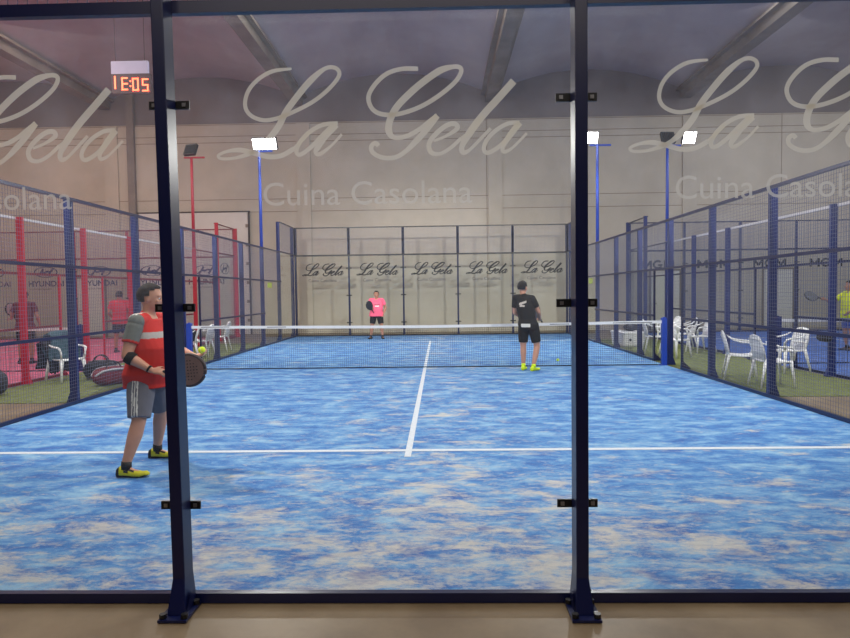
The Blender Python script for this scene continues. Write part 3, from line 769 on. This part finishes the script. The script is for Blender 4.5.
def person(loc, rz, J, label, skin=skinm, hair=hairm, fat=1.0, vox=.011, look=0.0, lookz=0.0, hair_long=0.0, cl=None, shoe=(None, None), feet=(0, 0), hands=None, beard=False, h=1.7, shirt_paint=None, group=None):
    """J joints in local frame (x right, y forward, z up)"""
    g = {k: V(v) for k, v in J.items() if isinstance(v, (tuple, list))}
    bm = bmesh.new()
    sh = (g['shR']+g['shL'])/2; hp = (g['hipR']+g['hipL'])/2; nk = g['neck']; hd = g['head']
    W = (g['shR']-g['shL']).length/2
    f = fat
    HS = J.get('hs', 1.06)
    def torso(bm, ex=0, z_lo=None, z_hi=None, top=True):
        secs = []
        zs = hp.z-.06, hp.z+.03, hp.z+.14, hp.z+.26, sh.z-.17, sh.z-.06, sh.z+.015, sh.z+.05
        rx = .165, .172*min(f, 1.2), .160*f, .165*f, .178*(1+(f-1)*.5), .170, .125, .07
        ry = .115*f, .125*f, .120*f**1.6, .122*f**1.6, .120*f, .105, .075, .055
        for z, a, b in zip(zs, rx, ry):
            t = (z-hp.z)/(sh.z-hp.z); c = hp.lerp(sh, t)
            bel = (f-1)*.16*math.exp(-((t-.38)/.3)**2)
            if z_lo is not None and z < z_lo-.02: continue
            if z_hi is not None and z > z_hi: continue
            low = .022 if (ex and z < hp.z+.1) else 0
            secs.append((c.x, c.y+bel, z, a*W/.19+ex+low, b+ex+low))
        if z_lo is not None and secs[0][2] > z_lo: q = secs[0]; secs.insert(0, (q[0], q[1], z_lo, q[3]+.006, q[4]+.004))
        loft(bm, secs, 26, 2.3)
    torso(bm)
    # neck and head
    yaw = Matrix.Rotation(look, 3, 'Z') @ Matrix.Rotation(lookz, 3, 'X')
    limb(bm, [sh+V((0, -.01, .0)), nk, hd+yaw @ V((0, -.02, -.06))], [.07, .058, .052])
    ball(bm, hd+yaw @ V((0, -.012, .022)), 1, (.076, .096, .095), yaw, 18)
    ball(bm, hd+yaw @ V((0, .022, -.035)), 1, (.060, .068, .078), yaw, 16)
    ball(bm, hd+yaw @ V((0, .058, -.082)), 1, (.030, .024, .022), yaw, 10)
    # nose, brow, ears, cheeks
    ring_tube(bm, [hd+yaw @ V((0, .082, .015)), hd+yaw @ V((0, .107, -.025)), hd+yaw @ V((0, .088, -.036))], [.010, .015, .014], 8)
    ball(bm, hd+yaw @ V((0, .076, .028)), 1, (.05, .014, .010), yaw, 10)
    for q in (-1, 1):
        ball(bm, hd+yaw @ V((q*.077, -.008, -.008)), 1, (.010, .019, .032), yaw, 10)
        ball(bm, hd+yaw @ V((q*.036, .062, -.022)), 1, (.024, .020, .022), yaw, 10)
    for s in 'RL':
        shj, el, wr = g['sh'+s], g['el'+s], g['wr'+s]
        m = shj.lerp(el, .45)
        limb(bm, [shj, m, el, el.lerp(wr, .3), wr], [.058*f**.4, .052*f**.5, .040*f**.4, .042*f**.4, .027])
        limb(bm, [sh.lerp(shj, .4)+V((0, 0, .0)), shj], [.07, .058])
        hi, kn, an = g['hip'+s], g['kn'+s], g['an'+s]
        limb(bm, [hi, hi.lerp(kn, .4), kn, kn.lerp(an, .3), an+V((0, 0, .03)), an], [.098*f**.4, .088*f**.5, .060, .060*f**.2, .038, .038])
        if hands and s in hands:
            d, nr, cu = hands[s]; hand_bm(bm, wr, d, nr, cu, 1 if s == 'R' else -1)
        else:
            hand_bm(bm, wr, (wr-el)+V((0, 0, -.02)), V(((-1 if s == 'R' else 1), .15, 0)), .35, 1 if s == 'R' else -1)
        # foot inside shoe
        yw = feet[0 if s == 'R' else 1]; F = Matrix.Rotation(yw, 3, 'Z')
        limb(bm, [an+V((0, 0, -.03)), an+F @ V((0, .10, -.055))], [.036, .028])
    for v in bm.verts:
        if v.co.z > nk.z+.02: v.co = hd+(v.co-hd)*HS
    body = voxel('person', bm, vox, skin, None, 3, label=label, cat='person', group=group)
    body.location = loc; body.rotation_euler = (0, 0, rz)
    # hair: shell over the skull
    hb = bmesh.new(); ball(hb, (0, 0, 0), 1, (.090, .111, .108), None, 28)
    kill = []
    for v in hb.verts:
        front = v.co.y > .025 and v.co.z < .062-(.1-v.co.y)*.25
        low = v.co.z < (-.055-hair_long if v.co.y < -.02 else -.005)
        if front or low: kill.append(v)
        v.co += v.co.normalized()*noise.noise(v.co*45)*.010
    bmesh.ops.delete(hb, geom=kill, context='VERTS')
    for v in hb.verts: v.co = hd+yaw @ (v.co+V((0, -.014, .024)))*HS
    ho = obj('hair', hb, hair, body, True); so = ho.modifiers.new('s', 'SOLIDIFY'); so.thickness = .012; so.offset = -1
    for q in (-1, 1):
        eb = bmesh.new(); ball(eb, hd+yaw @ V((q*.032, .0825, .004)), 1, (.013, .008, .007), yaw, 10); ball(eb, hd+yaw @ V((q*.032, .0875, .004)), 1, (.0055, .005, .0058), yaw, 8, 1)
        obj('eye', eb, [eyew, eyed], body, True)
    mb = bmesh.new(); ball(mb, hd+yaw @ V((0, .088, -.058)), 1, (.022, .007, .007), yaw, 10); obj('mouth', mb, lipm, body, True)
    if beard:
        bb = bmesh.new(); ball(bb, hd+yaw @ V((0, .03, -.062)), 1, (.060, .064, .052), yaw, 14); obj('beard', bb, hair, body, True)
    # shirt
    top_m, sleeve_m, short_m = cl
    sb = bmesh.new(); torso(sb, .024, z_lo=J.get('hem', hp.z-.04), z_hi=sh.z+.03)
    for s in 'RL':
        shj, el = g['sh'+s], g['el'+s]; limb(sb, [sh.lerp(shj, .45), shj], [.078, .068*f**.2])
    limb(sb, [sh+V((0, -.01, -.02)), sh+V((0, -.01, .035))], [.085, .072])
    voxel('shirt', sb, vox, top_m, body, 2, paint=shirt_paint)
    for s in 'RL':
        shj, el = g['sh'+s], g['el'+s]; b3 = bmesh.new()
        e = shj.lerp(el, .64)
        ring_tube(b3, [shj+(shj-el)*.06, shj.lerp(el, .15), shj.lerp(el, .45), e], [.05, .069*f**.15, .068*f**.2, .068*f**.2], 20)
        ball(b3, shj, .067*f**.15)
        voxel('sleeve', b3, vox, sleeve_m, body, 1, paint=(lambda c, e=e, a=(el-shj).normalized(): 1 if (c-e).dot(a) > -.022 else 0) if isinstance(sleeve_m, (list, tuple)) else None)
    # shorts
    pb = bmesh.new(); secs = []
    for z, a, b in ((hp.z-.09, .160, .112), (hp.z-.03, .166, .118), (hp.z+.05, .165, .118)):
        secs.append((hp.x, hp.y, z, a*W/.19+.006, b*f+.004))
    loft(pb, secs, 26, 2.3)
    side = []
    for s in 'RL':
        hi, kn = g['hip'+s], g['kn'+s]
        e = hi.lerp(kn, J.get('short', .86))
        ring_tube(pb, [hi+V((0, 0, .05)), hi.lerp(kn, .35), e], [.100*f**.4, .106*f**.4, .088*f**.3], 22)
        side.append((hi, kn, s))
    def sp(c):
        if len(short_m) < 2: return 0
        for hi, kn, s in side:
            ax = (kn-hi).normalized(); t = (c-hi).dot(ax); q = c-hi-ax*t
            if s == 'R' and c.x > (g['hipR'].x+g['hipL'].x)/2 and q.x > .06:
                for k in (-.022, 0, .022):
                    if abs(q.y-k) < .0055: return 1
        return 0
    sm = short_m if isinstance(short_m, (list, tuple)) else [short_m]; short_m = sm
    voxel('shorts', pb, min(vox, .008), sm, body, 1, paint=sp)
    # shoes
    for i, s in enumerate('RL'):
        an = g['an'+s]; yw = feet[i]; F = Matrix.Rotation(yw, 3, 'Z'); b4 = bmesh.new()
        rings = []
        for t, wd, ht in ((-.085, .022, .05), (-.078, .034, .075), (-.05, .038, .095), (-.01, .038, .092), (.03, .040, .078), (.08, .046, .058), (.13, .047, .046), (.17, .040, .038), (.195, .022, .026)):
            r_ = []
            for k in range(14):
                a = 2*PI*k/14; c, s_ = math.cos(a), math.sin(a)
                x = wd*math.copysign(abs(c)**.6, c); z = ht/2+ht/2*math.copysign(abs(s_)**.7, s_)
                if s_ > 0: x *= (1-.28*s_)
                r_.append(b4.verts.new(V((an.x, an.y, 0))+F @ V((x, t, z+.002+(.012 if t > .15 else 0)))))
            rings.append(r_)
        for a, b in zip(rings, rings[1:]):
            for k in range(14):
                fc = b4.faces.new((a[k], a[(k+1) % 14], b[(k+1) % 14], b[k]))
        b4.faces.new(rings[0]); b4.faces.new(rings[-1])
        for fc in b4.faces:
            c = fc.calc_center_median(); lc = F.inverted() @ (c-V((an.x, an.y, 0)))
            fc.material_index = 1 if (c.z < .02 or lc.y < -.05 or (abs(lc.y-.03) < .03 and c.z > .05)) else 0
        so_ = obj('shoe', b4, [shoe[0], shoe[1]], body, True)
        b5 = bmesh.new(); ring_tube(b5, [V((an.x, an.y, .07)), V((an.x, an.y, .125))+ (g['kn'+s]-an)*.03], [.044, .042], 14); obj('sock', b5, shoe[2] if len(shoe) > 2 else shoe[1], body, True)
    return body

red = mat('red_jersey', s2l(204, 36, 28), .8, 0, .06, 6); grysl = mat('grey_heather_cloth', s2l(112, 116, 112), .85, 0, .08, 40)
wstripe = mat('white_trim_cloth', s2l(225, 222, 214), .8); gshort = mat('grey_shorts_cloth', s2l(112, 110, 118), .85, 0, .08, 10)
chest = mat('light_grey_chest_band', s2l(178, 172, 170), .8)
yel = mat('yellow_shoe_mesh', s2l(206, 200, 30), .6); neon = mat('neon_yellow_shoe', s2l(215, 240, 30), .6)
blk = mat('black_sport_cloth', s2l(15, 14, 17), .85, 0, .12, 8); pink = mat('pink_sport_cloth', s2l(242, 96, 128), .8, 0, .1, 8)
shoek = mat('black_shoe', s2l(26, 25, 28), .6)

# -- red shirt player, faces +x: local right = -y, forward = +x   (rz = -90)
O = V((-2.33, -7.5, 0))
def lp(x, y, z): return (-(y-O.y), x-O.x, z)       # world -> local for rz=-90
J = dict(shR=lp(-2.325, -7.70, 1.34), shL=lp(-2.30, -7.30, 1.34), neck=lp(-2.30, -7.5, 1.42), head=lp(-2.275, -7.5, 1.54),
         elR=lp(-2.375, -7.79, 1.05), wrR=lp(-2.17, -7.77, .92), elL=lp(-2.20, -7.22, 1.07), wrL=lp(-1.97, -7.34, 1.0),
         hipR=lp(-2.335, -7.61, .84), hipL=lp(-2.325, -7.39, .84), knR=lp(-2.32, -7.72, .47), knL=lp(-2.34, -7.24, .47),
         anR=lp(-2.405, -7.80, .085), anL=lp(-2.42, -7.16, .085), hem=.745, short=.93)
def paintL(c):
    if c.z > 1.33 and .07 < abs(c.x) < .235:
        for k in (-.035, -.008, .019):
            if abs(c.y-k) < .009: return 2
    if abs(c.x) > .195 and c.z > 1.30: return 3
    # c local: x right, y forward; band on chest, three stripes over the shoulders
    if .035 < c.y and 1.19 < c.z < 1.245: return 1
    if c.z > 1.375 and .055 < abs(c.x) < .17:
        for k in (.035, .058, .081):
            if abs(c.y-k+.06) < .007: return 2
    return 0
p1 = person(O, -PI/2, J, 'stocky player in red jersey with grey sleeves and grey shorts, side on at left', skinm, hairm, 1.32, .010, 0.05, -.06,
            cl=(([red, chest, wstripe, grysl]), [grysl, red], [gshort, wstripe]), shoe=(yel, shoek, shoek), feet=(0, .1), shirt_paint=paintL,
            hands={'R': ((.1, 1, -.1), (-.6, .2, -.8), .75), 'L': ((-.0, 1, .1), (.2, 0, 1), .8)})
# elbow band and wrist band
def band(name, p, q, t0, t1, r, m, par):
    p, q = V(p), V(q); bm = bmesh.new(); ring_tube(bm, [p.lerp(q, t0), p.lerp(q, (t0+t1)/2), p.lerp(q, t1)], [r, r*1.04, r], 16); return obj(name, bm, m, par, True)
band('elbow_brace', J['elR'], J['wrR'], .02, .28, .056, blk, p1)
band('wristband', J['elR'], J['wrR'], .86, .93, .033, blk, p1)
hr = V((-2.085, -7.765, .905))
racket(hr+V((.0, 0, .0)), Matrix.Rotation(math.radians(-4), 3, 'Y') @ Matrix.Rotation(math.radians(-6), 3, 'Z'), mat('brown_grey_racket_face', s2l(128, 100, 92), .5, 0, .15, 8), mat('dark_racket_rim', s2l(64, 50, 52), .5), 'brown grey padel racket held low by the red jersey player')
tball((-1.885, -7.36, 1.055), 'yellow ball held over the racket by the red jersey player')

# -- black clad player at the net, back to camera
O2 = V((2.06, -.66, 0)); rz = math.radians(-14)
J = dict(shR=(.085, .0, 1.42), shL=(-.245, .0, 1.44), neck=(-.09, 0, 1.5), head=(-.10, .02, 1.635),
         elR=(.20, .06, 1.15), wrR=(.20, .28, 1.00), elL=(-.27, .06, 1.14), wrL=(-.10, .28, 1.0),
         hipR=(.10, 0, .88), hipL=(-.09, 0, .88), knR=(.17, .03, .48), knL=(-.10, .02, .48), anR=(.11, -.06, .085), anL=(-.10, .04, .085), hem=.82, short=.80)
def paintB(c):
    if c.y < 0 and abs(c.z-1.34-.35*(c.x+.08)) < .022 and abs(c.x+.09) < .07: return 1
    if c.y < 0 and abs(c.z-1.28) < .018 and abs(c.x+.10) < .05: return 1
    if c.y < 0 and .86 < c.z < .93 and -.12 < c.x < .06: return 2
    return 0
p2 = person(O2, rz, J, 'player all in black with neon yellow shoes, back to the camera at the net', skinm, hairb, 1.05, .011, -.5, 0, cl=([blk, mat('pale_back_print', s2l(196, 186, 176), .8), wstripe], blk, [blk]),
            shoe=(neon, neon, neon), feet=(-.5, -.1), shirt_paint=paintB,
            hands={'R': ((-.1, 1, .0), (-.9, 0, -.3), .75), 'L': ((.5, 1, 0), (.5, 0, -.5), .7)})
f2 = Matrix.Rotation(rz, 3, 'Z')
racket(O2+f2 @ V((.22, .36, .98)), f2 @ Matrix.Rotation(math.radians(115), 3, 'Z') @ Matrix.Rotation(math.radians(-35), 3, 'Y'), mat('grey_racket_face', s2l(70, 70, 78), .5), black, 'dark padel racket held in front of the black clad player')

# -- pink shirt player near the far glass, facing camera
O3 = V((-1.84, 8.4, 0)); rz = PI
J = dict(shR=(.20, 0, 1.33), shL=(-.20, 0, 1.33), neck=(0, 0, 1.40), head=(0, .02, 1.515),
         elR=(.30, -.02, 1.06), wrR=(.16, .20, 1.06), elL=(-.31, -.04, 1.08), wrL=(-.25, .08, .87),
         hipR=(.10, 0, .82), hipL=(-.10, 0, .82), knR=(.16, .02, .46), knL=(-.16, .02, .46), anR=(.21, -.02, .085), anL=(-.19, 0, .085), hem=.78, short=.8)
p3 = person(O3, rz, J, 'player in bright pink shirt and black shorts standing before the far glass', skin2, hairb, 1.15, .012, 0, 0,
            cl=([pink, blk, wstripe], pink, [blk]), shoe=(shoek, shoek, shoek), feet=(-.3, .3),
            shirt_paint=lambda c: 2 if (c.y > .08 and abs(c.z-1.13) < .02 and abs(c.x+.03) < .07) else 1 if (c.y > .08 and abs(c.z-1.17) < .012 and abs(c.x+.03) < .1) else 0,
            hands={'R': ((-.5, 1, -.3), (-.6, 0, .6), .75)})
f3 = Matrix.Rotation(rz, 3, 'Z')
racket(O3+f3 @ V((.10, .28, .96)), f3 @ Matrix.Rotation(math.radians(48), 3, 'Z') @ Matrix.Rotation(math.radians(-52), 3, 'Y'), mat('black_racket_face', s2l(38, 40, 48), .4), black, 'black racket held at chest height by the pink shirt player')

# -- red shirt person on the pink court
J0 = dict(shR=(.19, 0, 1.40), shL=(-.19, 0, 1.40), neck=(0, 0, 1.47), head=(0, .02, 1.59),
          elR=(.29, -.03, 1.12), wrR=(.24, .16, .96), elL=(-.29, -.03, 1.12), wrL=(-.24, .16, .96),
          hipR=(.10, 0, .86), hipL=(-.10, 0, .86), knR=(.12, .02, .47), knL=(-.12, .02, .47), anR=(.13, -.02, .085), anL=(-.13, 0, .085), hem=.80, short=.8)
redt = mat('crimson_t_shirt', s2l(206, 44, 66), .8)
person((-8.62, 4.3, 0), .2, dict(J0), 'person in crimson t-shirt standing on the pink court behind the red jersey player', skin2, hairb, 1.05, .014, cl=(redt, redt, [blk]), shoe=(shoek, shoek, shoek))
J1 = dict(J0); J1.update(elL=(-.31, .04, 1.14), wrL=(-.40, .22, 1.06))
person((-9.52, 1.6, 0), .15, J1, 'player in dark plum shirt mostly hidden by the red post at far left', skin2, hairb, 1.0, .014, cl=(mat('dark_plum_cloth', s2l(104, 40, 58), .8), mat('dark_plum_cloth', s2l(104, 40, 58), .8), [blk]), shoe=(shoek, shoek, shoek),
       hands={'L': ((-1, .3, .1), (0, .3, -1), .7)})
racket((-9.94, 1.87, 1.07), Matrix.Rotation(math.radians(258), 3, 'Z') @ Matrix.Rotation(math.radians(-62), 3, 'Y'), mat('pale_racket_face', s2l(180, 150, 150), .5), black, 'black rimmed racket held out by the player at far left')
# -- yellow shirt player on the right court, facing -x
J2 = dict(J0); J2.update(elR=(.22, .32, 1.18), wrR=(.10, .55, 1.27))
yelt = mat('fluorescent_yellow_shirt', s2l(222, 232, 30), .8); bsh = mat('blue_shorts_cloth', s2l(36, 66, 160), .8)
person((10.45, 2.7, 0), PI/2, J2, 'player in fluorescent yellow shirt and blue shorts at the right edge', skin2, hairb, 1.08, .014, cl=(yelt, yelt, [bsh]), shoe=(shoek, shoek, shoek),
       hands={'R': ((-.1, 1, .1), (-1, 0, 0), .7)})
racket((9.80, 2.80, 1.30), Matrix.Rotation(math.radians(180), 3, 'Z') @ Matrix.Rotation(math.radians(-12), 3, 'Y') @ Matrix.Rotation(math.radians(35), 3, 'X'), mat('black_racket_face', s2l(38, 40, 48), .4), black, 'black racket held out level by the yellow shirt player')
tball((2.93, .9, .034), 'yellow ball on the blue turf beyond the net, right of the black clad player')

# ------------------------------------------------------------------ lights
def area(name, loc, target, size, power, col, sy=None):
    l = bpy.data.lights.new(name, 'AREA'); l.energy = power; l.color = col; l.size = size
    if sy: l.shape = 'RECTANGLE'; l.size_y = sy
    o = bpy.data.objects.new(name, l); COL.objects.link(o); o.location = loc
    o.rotation_euler = (V(target)-V(loc)).to_track_quat('-Z', 'Y').to_euler(); return o
def spot(name, loc, target, power, col, ang=120, r=.15):
    l = bpy.data.lights.new(name, 'SPOT'); l.energy = power; l.color = col; l.spot_size = math.radians(ang); l.spot_blend = .6; l.shadow_soft_size = r
    o = bpy.data.objects.new(name, l); COL.objects.link(o); o.location = loc
    o.rotation_euler = (V(target)-V(loc)).to_track_quat('-Z', 'Y').to_euler(); return o
W_ = (1, .965, .93)
for x, y in ((-4.85, 6), (4.85, 6), (-4.85, -6), (4.85, -6)):
    spot('floodlight_and_fill', (x, y-.4*(1 if y > 0 else -1), 5.95), (x*.1, y*.25, 0), 950, W_, 140)
area('hall_fill', (0, -9, 8.8), (0, -5, 0), 10, 420, W_, 5)  # unseen fill light added under the ceiling, without a fitting
area('hall_fill', (0, 2, 8.8), (0, 4, 0), 10, 420, W_, 8)  # added fill above the middle court
area('hall_fill', (-13, 2, 8.8), (-13, 4, 0), 8, 900, (1, .83, .74), 12)  # added fill, tinted warm to redden the left side
area('hall_fill', (13, 2, 8.8), (13, 4, 0), 8, 900, (.95, .97, 1), 12)  # added fill over the right hand court
for x in (-4.85, 4.85):
    spot('floodlight_and_fill', (x, -5.6, 5.95), (x*.35, 10.5, .2), 2300, W_, 42)  # added fill from the unseen near poles, brightens the lower far wall
area('hall_fill', (0, -16, 7.5), (0, -10, 2.2), 8, 260, (1, .9, .78), 4)  # fill added behind the camera to brighten the cream lettering
w = bpy.data.worlds.new('w'); S.world = w; w.use_nodes = True
w.node_tree.nodes['Background'].inputs[0].default_value = (.5, .5, .55, 1); w.node_tree.nodes['Background'].inputs[1].default_value = .2
S.cycles.transparent_max_bounces = 32
S.cycles.max_bounces = 8
S.view_settings.view_transform = 'Standard'; S.view_settings.look = 'None'; S.view_settings.exposure = 0.0

# ------------------------------------------------------------------ camera
yaw, pit, rol, fpx = -.0238, -.0415, -.0129, 631.6
cy_, sy_, cp, sp_, cr, sr = math.cos(yaw), math.sin(yaw), math.cos(pit), math.sin(pit), math.cos(rol), math.sin(rol)
fwd = V((sy_*cp, cy_*cp, sp_)); R_ = V((cy_, -sy_, 0)); U_ = R_.cross(fwd)
r2 = R_*cr+U_*sr; u2 = -R_*sr+U_*cr
cam = bpy.data.cameras.new('camera'); co = bpy.data.objects.new('camera', cam); COL.objects.link(co)
M = Matrix((r2, u2, -fwd)).transposed().to_4x4(); M.translation = V((.3247, -13.1459, 1.5595)); co.matrix_world = M
cam.sensor_fit = 'HORIZONTAL'; cam.sensor_width = 36; cam.lens = fpx*36/850; cam.clip_start = .05; cam.clip_end = 200
S.camera = co
